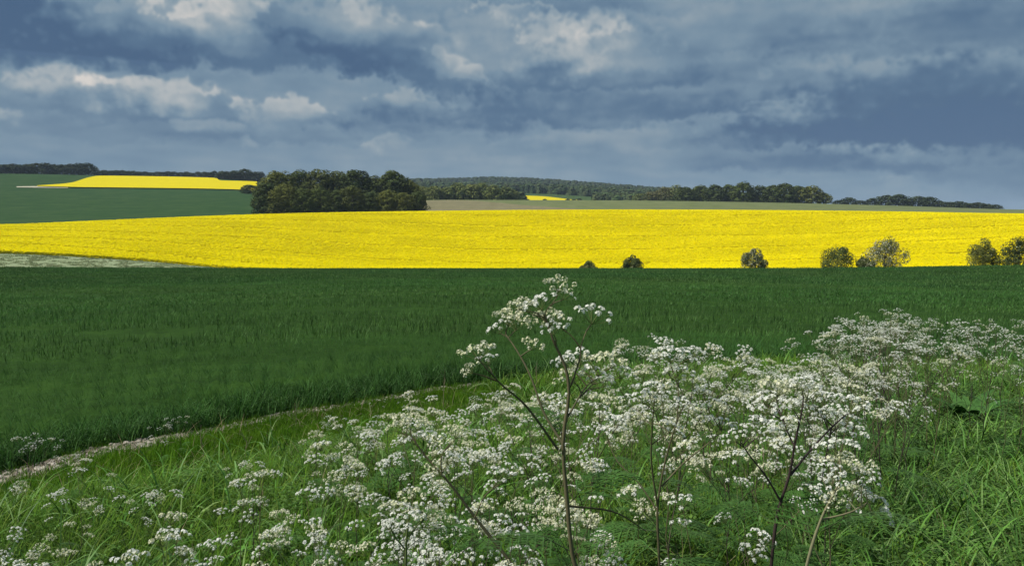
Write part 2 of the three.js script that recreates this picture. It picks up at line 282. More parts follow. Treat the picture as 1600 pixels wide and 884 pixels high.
// ------------------------------------------------------------------ crops and grass that nobody could count
function instanced(name, g, m, list, label, cat) {
  const o = new THREE.InstancedMesh(g, m, list.length), mx = new THREE.Matrix4(), q = new THREE.Quaternion(), e = new THREE.Euler(), s = V(), c = new THREE.Color();
  list.forEach((it, k) => { e.set(it.tx || 0, it.r, it.tz || 0); q.setFromEuler(e); s.set(it.s, it.sy ?? it.s, it.s); mx.compose(it.p, q, s); o.setMatrixAt(k, mx); if (it.c) o.setColorAt(k, c.setRGB(...it.c)); });
  o.name = numbered(name); o.castShadow = o.receiveShadow = true; tag(o, label, cat, null, 'stuff'); scene.add(o); return o;
}
function area(r, b0, b1, d0, d1) { const d = Math.sqrt(lerp(d0 * d0, d1 * d1, r())), a = lerp(azOf(b0), azOf(b1), r()); return [800 + F * Math.tan(a), d]; }
function grassTuft(seed, n, spread, len, w, lean, droop, seg, cols) {
  const r = rng(seed), g = new GB();
  for (let k = 0; k < n; k++) { const a = r() * 6.283, l = lean * (.3 + r()), c = vary(cols[Math.floor(r() * cols.length)], r, .32); g.blade(V((r() - .5) * spread, -.02, (r() - .5) * spread), V(Math.cos(a) * l, 1, Math.sin(a) * l), len * (.55 + .6 * r()), w * (.7 + .6 * r()), droop * (.4 + r()), seg, c); }
  return g.geo;
}
const wheatCols = [[.05, .138, .024], [.06, .16, .027], [.11, .22, .065], [.048, .128, .028], [.04, .112, .022]];
const track = (b) => b < 420 ? 21.5 + .4 * Math.sin(b * .02) : 26.5 + .4 * Math.sin(b * .017), trackW = (b) => b < 420 ? sm(60, 120, b) * (1 - sm(320, 410, b)) : sm(520, 600, b) * (1 - sm(880, 980, b)) * .8;   // thin drilled hollows
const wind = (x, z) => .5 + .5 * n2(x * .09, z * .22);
{
  const r = rng(31), tiers = [[edge(800) - 5, 17, 120, .17, 13, .44, .0105, 4], [17, 34, 44, .32, 16, .46, .02, 3], [34, 70, 13, .65, 20, .48, .045, 3], [70, 136, 5, 1.2, 24, .52, .09, 2]];
  tiers.forEach(([d0, d1, dens, spread, n, len, w, seg], t) => {
    const lists = [[], [], []], ar = .5 * (d1 * d1 - d0 * d0) * (azOf(1990) - azOf(-390)), N = Math.round(ar * dens);
    for (let k = 0; k < N; k++) {
      const [b, d] = area(r, -390, 1990, d0, d1); if (d < edge(b) + .1 * r() || d > 135.5) continue;
      if (Math.abs(d - track(b)) < 1.2 * trackW(b) && r() < .93) continue;
      const p = spot(b, d), x = p.x, z = p.z;
      // patches where the crop stands thinner and lower, drilled rows
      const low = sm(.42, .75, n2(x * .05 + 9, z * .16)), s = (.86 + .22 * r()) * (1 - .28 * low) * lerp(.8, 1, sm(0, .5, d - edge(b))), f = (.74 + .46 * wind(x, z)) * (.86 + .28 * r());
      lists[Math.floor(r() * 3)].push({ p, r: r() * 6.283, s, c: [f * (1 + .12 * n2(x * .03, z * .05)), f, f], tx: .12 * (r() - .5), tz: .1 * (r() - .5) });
    }
    lists.forEach((l, k) => instanced('wheat', grassTuft(300 + t * 3 + k, n, spread, len, w, .42, 1.5, seg, wheatCols), matGrass, l, ['dense dark green wheat blades near the verge', 'dark green wheat blades in mid field', 'dark green wheat further down the slope', 'dark green wheat at the brow of the slope'][t], 'wheat'));
  });
}
{ // rape in flower, tramlines left open
  const r = rng(32), geos = [0, 1, 2].map(k => {      // a billow of blossom
    const q = rng(320 + k), g = new THREE.IcosahedronGeometry(1, 1), p = g.attributes.position, col = [], seen = {};
    for (let j = 0; j < p.count; j++) { const v = V().fromBufferAttribute(p, j), key = v.toArray().map(x => x.toFixed(2)).join(), e = seen[key] ??= [.75 + .5 * q(), vary(q() < .06 ? [.4, .42, .01] : [.64, .53, 0], q, .07)]; p.setXYZ(j, v.x * .44 * e[0], .88 + v.y * .13 * e[0], v.z * .44 * e[0]); col.push(...e[1]); }
    g.deleteAttribute('uv'); g.setAttribute('color', new THREE.Float32BufferAttribute(col, 3)); g.computeVertexNormals(); return g;
  });
  const lists = [[], [], []];
  const N = 210000;
  for (let k = 0; k < N; k++) {
    const [b, d] = area(r, -380, 1980, 200, 383); if (d < rapeLo(b) || d > 382.5) continue;
    const p = spot(b, d); if (tram(p.x, p.z) > .15) continue;
    const f = .94 + .1 * n2(p.x * .02, p.z * .05) + .08 * r(), thin = n2(p.x * .012 + 5, p.z * .06), y = thin > .45 && r() < .3;
    if (y) continue;
    lists[Math.floor(r() * 3)].push({ p, r: r() * 6.283, s: 1, sy: .98 + .05 * r(), c: [f, f, f] });
  }
  for (let k = 0; k < 9000; k++) { const b = lerp(-380, 700, r()), d = rapeLo(b) - .3 + .9 * r(), p = spot(b, d, -.75 * r()), f = .95 + .1 * r(); lists[k % 3].push({ p, r: r() * 6.283, s: 1, c: [f, f, f] }); }
  lists.forEach((l, k) => instanced('rapeseed_flowers', geos[k], matCrop, l, 'massed bright yellow rape blossom filling the field', 'rapeseed'));
}
{ const r = rng(34), l = []; for (let k = 0; k < 16000; k++) { const [b, d] = area(r, -380, 640, 168, 242); if (d > rapeLo(b) - 1) continue; const p = spot(b, d, .08), f = .8 + .5 * r(); if (n2(p.x * .15, p.z * .15) < -.1) continue; l.push({ p, r: r() * 6.283, s: .6 + .7 * r(), c: [f, f, f] }); } instanced('sparse_crop', grassTuft(340, 14, .9, .3, .1, .7, 1, 2, [[.22, .27, .13], [.3, .33, .19], [.17, .23, .1]]), matCrop, l, 'thin pale young crop on the strip below the rape', 'crop'); }
console.log('crops done');

// ------------------------------------------------------------------ verge: grass, weeds, stones
const grassCols = [[.08, .18, .014], [.1, .21, .018], [.065, .15, .014], [.15, .25, .035]], lushCols = [[.075, .18, .022], [.09, .205, .03], [.14, .25, .07], [.06, .145, .02]], lawnCols = [[.08, .19, .006], [.1, .22, .008], [.065, .16, .006]];
{
  const r = rng(41);
  const kinds = {
    lawn: [0, 1].map(k => grassTuft(410 + k, 26, .14, .11, .005, .35, .8, 3, lawnCols)),
    mid: [0, 1, 2].map(k => grassTuft(420 + k, 16, .14, .26, .0065, .6, 1.7, 4, grassCols)),
    long: [0, 1, 2].map(k => grassTuft(430 + k, 12, .13, .38, .0095, .85, 3.4, 7, lushCols)),
  };
  const L = { lawn: [[], []], mid: [[], [], []], long: [[], [], []] };
  const put = (kind, p, s, c) => { const a = L[kind]; a[Math.floor(r() * a.length)].push({ p, r: r() * 6.283, s, c, tx: .2 * (r() - .5), tz: .2 * (r() - .5) }); };
  for (let k = 0; k < 42000; k++) {
    const [b, d] = area(r, -500, 2050, 1.3, 15.5), e = edge(b), gap = e - d;
    const p = spot(b, d), n = n2(p.x * .9, p.z * .9), n1 = n2(p.x * .3 + 7, p.z * .3), w = soilW(b);
    if (gap < -.05) continue;
    if (gap < w) { const cover = .16 + .62 * sm(240, 400, b) + .35 * n2(p.x * 1.3, p.z * 1.3) + (gap > w * .6 ? .25 : 0); if (r() > cover) continue; }
    const f = 1 + .18 * n1 + .2 * (r() - .5), c = [f * (1 + .1 * n), f, f];
    const lush = sm(1150, 1380, b) * sm(0, 2, gap - 3), lawn = (1 - sm(700, 1050, b)) * (1 - sm(2.1, 3.3, gap + .4 * n));
    if (r() < lush * .8) put(r() < .45 ? 'mid' : 'long', p, .7 + .5 * r(), c);
    else if (r() < lawn) put('lawn', p, .8 + .5 * r(), c);
    else put(r() < .18 ? 'long' : 'mid', p, (.7 + .5 * r()) * (r() < .3 ? 1.2 : 1), c);
  }
  // close to the feet the sward is thicker
  for (let k = 0; k < 9000; k++) { const [b, d] = area(r, -300, 1950, 1.6, 6); if (edge(b) - d < 2.6) continue; const p = spot(b, d), f = .85 + .3 * r(); put(b > 1250 && r() < .6 ? 'long' : 'mid', p, .6 + .5 * r(), [f, f, f]); }
  { const straw = [0, 1].map(k => grassTuft(440 + k, 5, .12, .3, .004, .9, 1.6, 4, [[.3, .26, .15], [.22, .18, .1], [.36, .33, .2]])), sl2 = [[], []]; for (let k = 0; k < 1500; k++) { const [b, d] = area(r, -300, 1950, 1.6, 11); if (edge(b) - d < .4) continue; sl2[k % 2].push({ p: spot(b, d), r: r() * 6.283, s: .5 + .7 * r() }); } sl2.forEach((l, j) => instanced('dead_grass', straw[j], matGrass, l, 'dry straw coloured grass blades among the green sward', 'grass')); }
  const words = { lawn: 'short bright green turf along the bare soil strip', mid: 'green meadow grass on the verge', long: 'long drooping lush grass on the verge' };
  for (const k in L) L[k].forEach((l, j) => instanced(k === 'lawn' ? 'turf' : k === 'mid' ? 'meadow_grass' : 'long_grass', kinds[k][j], k === 'long' ? matLong : matGrass, l, words[k], 'grass'));
  // low leafy weeds between the grass
  const weed = (seed) => { const q = rng(seed), g = new GB(); for (let k = 0; k < 46; k++) { const a = q() * 6.283, h = .02 + .17 * q(), rr = .01 + .09 * q(), c = vary(q() < .3 ? [.14, .25, .05] : [.075, .165, .03], q, .3), o = V(Math.cos(a) * rr, h, Math.sin(a) * rr), b2 = a + (q() - .5) * 2, dirv = V(Math.cos(b2), .7 - 1.1 * q(), Math.sin(b2)); g.blade(o, dirv, .024 + .026 * q(), .008 + .009 * q(), .9, 3, c); } for (let k = 0; k < 4; k++) g.blade(V(0, -.02, 0), V((q() - .5) * .5, 1, (q() - .5) * .5), .19, .004, .2, 2, [.05, .1, .03]); return g.geo; };
  const lists = [[], [], []];
  for (let k = 0; k < 8500; k++) { const [b, d] = area(r, -300, 1950, 1.5, 11); if (edge(b) - d < 2.4 || n2(b * .004, d * .7) < (b > 1250 ? -.5 : b > 640 ? 0 : .42)) continue; const f = .8 + .4 * r(); lists[Math.floor(r() * 3)].push({ p: spot(b, d), r: r() * 6.283, s: .55 + .55 * r(), c: [f, f, f], tx: .3 * (r() - .5) }); }
  lists.forEach((l, k) => instanced('leafy_weeds', weed(450 + k), matFern, l, 'low leafy green weeds among the verge grass', 'weeds'));
  // flints and clods
  const stone = (() => { const g = new THREE.IcosahedronGeometry(1, 1), p = g.attributes.position; for (let k = 0; k < p.count; k++) { const v = V().fromBufferAttribute(p, k), f = .8 + .35 * n3(v.x * 1.3, v.y * 1.3, v.z * 1.3); p.setXYZ(k, v.x * f, v.y * f * .6, v.z * f); } g.computeVertexNormals(); return g; })();
  const sl = []; for (let k = 0; k < 5200; k++) { const b = lerp(-400, 1900, r() ** 1.3), d = edge(b) + .1 - r() * (soilW(b) + .1), p = spot(b, d, .03), f = r(); sl.push({ p, r: r() * 6.283, s: .006 + .036 * r() ** 3, c: [lerp(.12, .42, f), lerp(.1, .38, f), lerp(.075, .32, f)] }); }
  instanced('flint_stones', stone, new THREE.MeshStandardMaterial({ roughness: .8 }), sl, 'small pale flints and clods on the bare soil', 'stones');
}
console.log('verge done');

// ------------------------------------------------------------------ cow parsley
const PET = [[.8, .81, .74], [.74, .76, .66], [.82, .82, .78]], CRM = [[.72, .71, .5], [.66, .68, .42], [.78, .77, .62]], RAY = [.16, .2, .07];
function flowerHead(seed, rich, cream) {
  const r = rng(seed), g = new GB(), n = rich ? 9 + Math.floor(r() * 3) : 7 + Math.floor(r() * 3), pal = cream ? CRM : PET;
  for (let k = 0; k < n; k++) {
    const t = Math.sqrt((k + .5) / n), a = k * 2.4 + r() * .5, el = t * (1.0 + .22 * r()), L = .027 + .009 * r() + .009 * t;
    const d = V(Math.sin(el) * Math.cos(a), Math.cos(el), Math.sin(el) * Math.sin(a)), c = d.clone().multiplyScalar(L); c.y *= .74 + .14 * r();
    g.tube([V(0, -.002, 0), c.clone().multiplyScalar(.6).add(V(0, -.001, 0)), c], [.0007, .0006, .0005], 3, RAY);
    const up = d.clone().lerp(V(0, 1, 0), .45).normalize(), m = rich ? 8 : 5, rad = (rich ? .0066 : .0064) * (.75 + .4 * r()), q = new THREE.Quaternion().setFromUnitVectors(V(0, 1, 0), up);
    for (let j = 0; j < m; j++) {
      const tt = Math.sqrt((j + .4) / m), b = j * 2.4 + r(), e2 = tt * (cream ? 1.9 : 1.35), dd = V(Math.sin(e2) * Math.cos(b), Math.cos(e2) * (cream ? .95 : .7), Math.sin(e2) * Math.sin(b)).applyQuaternion(q), o = c.clone().addScaledVector(up, .002).addScaledVector(dd, rad);
      const nn = dd.clone().add(V((r() - .5) * .5, .25, (r() - .5) * .5)).normalize(), ta = V(nn.z, nn.x, -nn.y).cross(nn).normalize(), tb = nn.clone().cross(ta), col = vary(pal[Math.floor(r() * 3)], r, .06), s = (rich ? .0031 : .0042) * (.8 + .4 * r()), np = rich ? 5 : 3;
      for (let p = 0; p < np; p++) { const w = p / np * 6.283 + r() * .3, lift = s * .25, e = (ang, k2) => o.clone().addScaledVector(ta, Math.cos(ang) * s * k2).addScaledVector(tb, Math.sin(ang) * s * k2).addScaledVector(nn, lift * k2); g.quad(o, e(w - .5, .75), e(w, 1.12), e(w + .5, .75), col); }
    }
  }
  return g.geo;
}
const headsRich = [0, 1, 2, 3, 4, 5].map(k => flowerHead(500 + k, true, false)), headsCream = [0, 1, 2].map(k => flowerHead(520 + k, true, true)), headsFar = [0, 1, 2, 3].map(k => flowerHead(540 + k, false, k === 3));
function fernLeaf(seed, far) {
  const r = rng(seed), g = new GB(), L = .22, c0 = [.06, .145, .03], np = far ? 5 : 8, ax = (t) => V(L * t, .05 * Math.sin(t * 2.2) - .06 * t * t, 0);
  g.tube([0, .35, .7, 1].map(ax), [.0016, .0012, .0008, .0003], 3, [.07, .11, .04]);
  for (let k = 0; k < np; k++) for (const s of [-1, 1]) {
    const t = .25 + .75 * k / np, o = ax(t), l = .095 * (1 - .75 * (t - .25) / .75), d = V(.55, .1 * (r() - .5), s).normalize(), m = far ? 3 : 6;
    for (let j = 0; j <= m; j++) { const f = j / m, q = o.clone().addScaledVector(d, l * f); q.y -= .02 * f * f; for (const s2 of (j === m ? [0] : [-1, 1])) g.blade(q, V(d.x + .2 * s2 * s + .3, .15 * (r() - .5) - .05, d.z * (1 - Math.abs(s2) * .4) - s2 * .5), l * .34 * (1 - .55 * f) + .006, far ? .01 : .005, .3, 2, vary(c0, r, .3)); }
  }
  return g.geo;
}
const ferns = [0, 1, 2].map(k => fernLeaf(560 + k, false)), fernFar = fernLeaf(570, true);
const STEMS = { green: [.095, .13, .045], olive: [.11, .1, .055], purple: [.055, .04, .038], pale: [.2, .19, .11] };
const bend = (a, b, r, k = .06) => { const m = a.clone().lerp(b, .5), l = a.distanceTo(b); m.x += (r() - .5) * l * k * 2; m.z += (r() - .5) * l * k * 2; m.y += l * k * .6; return [a, m, b]; };
function addHead(g, p, d, r, rich, cream, scale = 1) {
  const pool = rich ? (r() < cream ? headsCream : headsRich) : headsFar, o = mesh('flower_head', pool[Math.floor(r() * pool.length)], matPetal, g);
  o.position.copy(p); o.quaternion.setFromUnitVectors(V(0, 1, 0), d.clone().normalize()); o.rotateY(r() * 6.283); o.scale.setScalar(scale * (.68 + .4 * r()));
}
function addLeaf(g, p, a, s, r, far) { const o = mesh('leaf', far ? fernFar : ferns[Math.floor(r() * 3)], matFern, g); o.position.copy(p); o.rotation.set(.4 * (r() - .5), a, -.3 + .9 * r(), 'YXZ'); o.scale.setScalar(s * (.6 + .35 * r())); }
// a free-grown plant of height H around the origin
function parsley(seed, H, nPrim, rich, opt = {}) {
  const r = rng(seed), g = new THREE.Group(), gb = new GB(), names = Object.keys(STEMS), col = STEMS[opt.stem ?? names[Math.floor(r() * 3)]], side = rich ? 6 : 4, cream = opt.cream ?? .3, spread = opt.spread ?? 1;
  const lean = V((r() - .5) * .22, 0, (r() - .5) * .22), main = []; const K = 6;
  for (let k = 0; k <= K; k++) { const t = k / K; main.push(V(lean.x * t * H + (k % 2 ? 1 : -1) * .008 * (k && k < K), -.06 + (H + .03) * t, lean.z * t * H + (r() - .5) * .01)); }
  const R0 = (opt.thick ?? .0031) * (.85 + .3 * r()), pt = (t) => { const f = clamp(t, 0, .999) * K, k = Math.floor(f); return main[k].clone().lerp(main[k + 1], f - k); };
  gb.tube(main, main.map((_, k) => R0 * (1 - .68 * k / K)), side, col);
  addHead(g, main[K], V(lean.x * 2, 1, lean.z * 2), r, rich, cream, 1.05);
  let a0 = r() * 6.28; const limbGeo = [];
  for (let k = 0; k < nPrim; k++) {
    const t = lerp(opt.low ?? .42, .9, (k + .3 * r()) / nPrim), o = pt(t), a = a0 += 2.2 + r() * .8, out = H * (.2 + .12 * r()) * (1.25 - .75 * t) * spread, e = o.clone().add(V(Math.cos(a) * out, (H - o.y) * (.62 + .35 * r()), Math.sin(a) * out));
    const pts = bend(o, e, r), lb = new GB(); limbGeo.push(lb); lb.tube(pts, [R0 * .5, R0 * .38, R0 * .28], rich ? 5 : 3, vary(col, r, .15));
    const dir = e.clone().sub(o).normalize().lerp(V(0, 1, 0), .6); addHead(g, e, dir, r, rich, cream);
    const ns = 1 + Math.floor(r() * (opt.twigs ?? 3));
    for (let j = 0; j < ns; j++) {
      const f = .35 + .45 * r(), s0 = pts[0].clone().lerp(pts[2], f).add(V(0, (pts[1].y - (pts[0].y + pts[2].y) / 2) * .9, 0)), b = a + (r() - .5) * 2.6, l = H * (.07 + .08 * r()), s1 = s0.clone().add(V(Math.cos(b) * l * .8, l * (.7 + .5 * r()), Math.sin(b) * l * .8));
      lb.tube(bend(s0, s1, r), [R0 * .27, R0 * .22, R0 * .17], 3, vary(col, r, .2)); addHead(g, s1, V(Math.cos(b) * .5, 1, Math.sin(b) * .5), r, rich, cream, .92);
    }
    if (H > .6 && r() < (rich ? .6 : .4)) addLeaf(g, o, -a + .3, .5 + .5 * r(), r, !rich);
  }
  const st = mesh('stem', gb.geo, matStem, g); limbGeo.forEach(q => mesh('branch', q.geo, matStem, st));
  for (let k = 0; k < (opt.leaves ?? (H < .6 ? 2 : 3)); k++) addLeaf(g, pt(.04 + .4 * r()), r() * 6.283, .8 + .7 * r(), r, !rich);
  return g;
}
// plants whose branching can be read one by one: polylines of (column, row) at a distance, ending in heads
function shaped(label, d, rootB, stemCol, R0, limbs, heads, seed, cream, leaves) {
  const r = rng(seed), g0 = spot(rootB, d, 0), o = base('cow_parsley', g0), gb = new GB(), loc = (b, row, dd) => at(b, row, d + dd).sub(g0), col = STEMS[stemCol];
  limbs.forEach((l, k) => {
    const lb = k ? (l.gb = new GB()) : (l.gb = gb), off = l.off ?? 0, pts = l.p.map(([b, row], j) => loc(b, row, off * (l.p.length > 1 ? j / (l.p.length - 1) : 0) + (l.from ?? 0))); if (k === 0) { pts.unshift(V(0, -.05, 0)); }
    const c = new THREE.CatmullRomCurve3(pts), N = 5 + pts.length * 2, q = c.getPoints(N), a = (l.w ?? 1) * R0, b = (l.w2 ?? .45 * (l.w ?? 1)) * R0;
    lb.tube(q, q.map((_, j) => lerp(a, b, j / N) * (1 + .08 * Math.sin(j * 1.7))), 7, vary(col, r, .12));
    const n1 = q[Math.floor(N * .5)]; l.end = q[N]; l.all = q;
  });
  heads.forEach(([b, row, dd = 0, s = 1]) => {
    const e = loc(b, row, dd); let best = null, bd = 9, on = gb; for (const l of limbs) for (const q of l.all) { const dist = q.distanceTo(e) + (q.y > e.y - .015 ? .12 : 0); if (dist < bd) { bd = dist; best = q; on = l.gb; } }
    if (bd > .012) on.tube(bend(best, e, r, .1), [R0 * .3, R0 * .24, R0 * .16], 4, vary(col, r, .2));
    addHead(o, e, e.clone().sub(best).normalize().lerp(V((r() - .5) * .5, 1, (r() - .5) * .5), .55), r, true, cream, s * 1.1);
  });
  const st = mesh('stem', gb.geo, matStem, o); limbs.slice(1).forEach(l => mesh('branch', l.gb.geo, matStem, st));
  leaves.forEach(([b, row, dd, a, s]) => addLeaf(o, loc(b, row, dd), a, s, r, false));
  tag(o, label, 'cow parsley', 'cow parsley in flower on the verge');
}
shaped('tallest cow parsley, its thick stem rising above all the other flowers', 1.75, 945, 'olive', .0062, [
  { p: [[925, 960], [897, 880], [886, 780], [880, 690], [889, 615], [884, 575], [866, 535], [856, 508], [850, 492]], w: 1, w2: .3 },
  { p: [[880, 694], [850, 645], [828, 585], [806, 545], [790, 522]], off: .1, w: .5 }, { p: [[872, 702], [820, 632], [786, 603], [764, 580]], off: -.12, w: .5 }, { p: [[889, 612], [906, 560], [908, 540], [916, 518]], off: .08, w: .4 },
  { p: [[908, 545], [893, 525], [880, 515]], from: .08, w: .3 }, { p: [[858, 508], [852, 490], [866, 470], [873, 460]], off: .03, w: .3 }, { p: [[852, 492], [835, 488]], w: .25 }, { p: [[888, 650], [915, 605], [935, 590]], off: .15, w: .4 }, { p: [[886, 790], [960, 800], [1010, 830]], off: .2, w: .45 }],
  [[873, 455, 0, .9], [880, 468, .02, .8], [846, 484, 0, .9], [826, 489, .01, .8], [812, 484, 0, .7], [858, 510, .02, 1], [874, 510, .06, 1.05], [865, 522, -.02, .9], [795, 508, .1, 1.05], [782, 521, .1, .95], [806, 515, .12, .9], [830, 546, .05, .8], [748, 562, -.12, 1], [762, 571, -.1, .9], [738, 583, -.12, .8], [925, 505, .08, 1.05], [883, 570, .1, .95], [905, 574, .14, 1.1], [930, 577, .15, 1.1], [955, 574, .2, 1.05], [898, 598, .05, .95], [926, 600, .12, 1], [968, 590, .18, .9], [944, 604, .1, .8]], 601, .75,
  [[880, 700, 0, 2.2, .9], [876, 800, 0, .5, 1.1], [890, 860, .05, 3.6, 1.2], [905, 900, .02, 5, 1.3]]);
shaped('cow parsley with dark purplish stem forking widely beside the long grass', 1.95, 1200, 'purple', .0054, [
  { p: [[1200, 960], [1206, 880], [1216, 800], [1234, 742], [1243, 690], [1252, 650], [1256, 622]], w: 1, w2: .3 }, { p: [[1236, 742], [1268, 702], [1300, 668], [1322, 648]], off: .12, w: .6 }, { p: [[1222, 786], [1196, 742], [1172, 712], [1158, 690]], off: -.08, w: .5 }, { p: [[1300, 668], [1290, 720], [1280, 770]], from: .1, w: .4 }, { p: [[1243, 700], [1225, 660], [1214, 630]], off: .05, w: .4, }],
  [[1215, 618, .05, 1.1], [1196, 632, .05, 1], [1254, 610, 0, 1.1], [1262, 624, .02, 1], [1330, 645, .12, 1.1], [1322, 660, .14, .9], [1326, 680, .1, 1.05], [1200, 646, 0, 1], [1222, 650, .04, .9], [1172, 682, -.08, 1], [1150, 690, -.08, .9], [1190, 680, -.05, 1], [1228, 672, 0, .9], [1276, 640, .06, 1], [1290, 655, .08, .9], [1240, 640, 0, .9]], 602, .12,
  [[1225, 770, 0, .2, 1], [1215, 820, 0, 2.4, 1.1], [1206, 870, 0, 4, 1.2]]);
shaped('cow parsley leaning over the long grass with creamy half open heads', 1.85, 1240, 'pale', .005, [
  { p: [[1248, 960], [1262, 880], [1284, 810], [1304, 770], [1316, 745]], w: 1, w2: .35 }, { p: [[1284, 812], [1330, 800], [1356, 785]], off: .1, w: .5 }, { p: [[1300, 775], [1286, 750]], w: .4 }],
  [[1312, 714, .03, 1.15], [1296, 742, 0, 1], [1318, 738, .02, 1], [1340, 748, .05, .95], [1352, 742, .06, .9], [1300, 760, -.02, .8], [1354, 766, .1, .9], [1326, 780, .08, .95], [1362, 800, .1, 1.05], [1346, 794, .12, .9], [1300, 790, -.03, .8]], 603, .6,
  [[1284, 830, 0, 5.5, 1.1], [1270, 870, 0, 1.4, 1.2]]);
shaped('bushy cow parsley with several brown upright branches and crowded white heads', 2.1, 1030, 'olive', .005, [
  { p: [[1034, 960], [1030, 870], [1028, 790], [1040, 720], [1056, 665], [1070, 630]], w: 1, w2: .3 }, { p: [[1028, 792], [1018, 720], [1020, 660], [1022, 636]], off: -.1, w: .55 }, { p: [[1034, 760], [1070, 722], [1108, 692], [1128, 674]], off: .12, w: .5 }, { p: [[1029, 800], [996, 752], [966, 722], [950, 690]], off: .08, w: .5 }, { p: [[1058, 660], [1060, 610], [1052, 580]], off: .05, w: .35 }],
  [[1022, 620, -.1, 1.1], [1008, 630, -.08, 1], [1036, 632, -.05, 1], [1060, 594, .05, 1.15], [1082, 604, .06, 1.1], [1048, 566, .05, 1.1], [1072, 575, .08, 1], [1086, 556, .1, .9], [1100, 618, .1, 1], [1118, 640, .12, 1], [1138, 632, .15, .9], [1066, 640, 0, 1], [1084, 652, .05, 1], [1124, 672, .12, 1], [984, 634, .05, 1], [996, 655, .05, .95], [950, 686, .08, 1], [968, 664, .06, .9], [1046, 676, -.04, .9], [1104, 664, .08, .9]], 604, .3,
  [[1030, 770, 0, 1, 1], [1028, 830, 0, 3.3, 1.1], [1032, 880, 0, 5.2, 1.2]]);
shaped('cow parsley with one long stem slanting over the meadow grass', 2.0, 850, 'olive', .0058, [
  { p: [[830, 930], [800, 882], [742, 808], [700, 752], [664, 712], [642, 680]], off: .1, w: 1, w2: .35 }, { p: [[742, 808], [760, 772], [800, 745]], w: .4 }, { p: [[690, 742], [690, 712], [706, 690]], w: .4 }],
  [[636, 664, .1, 1.1], [654, 672, .1, 1], [620, 674, .1, .9], [672, 694, .08, 1], [690, 704, .05, 1.05], [712, 684, .05, 1], [686, 738, .04, .95], [700, 724, .02, .9], [648, 694, .1, .9], [800, 742, 0, .9], [778, 752, 0, .9]], 605, .35,
  [[800, 880, 0, .8, 1.1], [780, 860, 0, 2.9, 1]]);
shaped('cow parsley with heavy drooping cream heads standing in short grass', 1.9, 640, 'green', .0048, [
  { p: [[636, 960], [634, 880], [636, 830], [640, 800]], w: 1, w2: .4 }, { p: [[635, 840], [660, 812], [672, 800]], w: .5 }, { p: [[634, 860], [612, 830], [610, 812]], w: .45 }],
  [[640, 790, 0, 1.1], [622, 802, .03, 1], [658, 800, -.03, 1], [676, 806, 0, .9], [610, 800, .02, .9], [634, 818, -.04, 1], [660, 824, 0, .9], [614, 830, 0, .8], [682, 830, .05, .8]], 606, .5, [[634, 850, 0, 1.2, .9], [634, 880, 0, 4.2, 1]]);

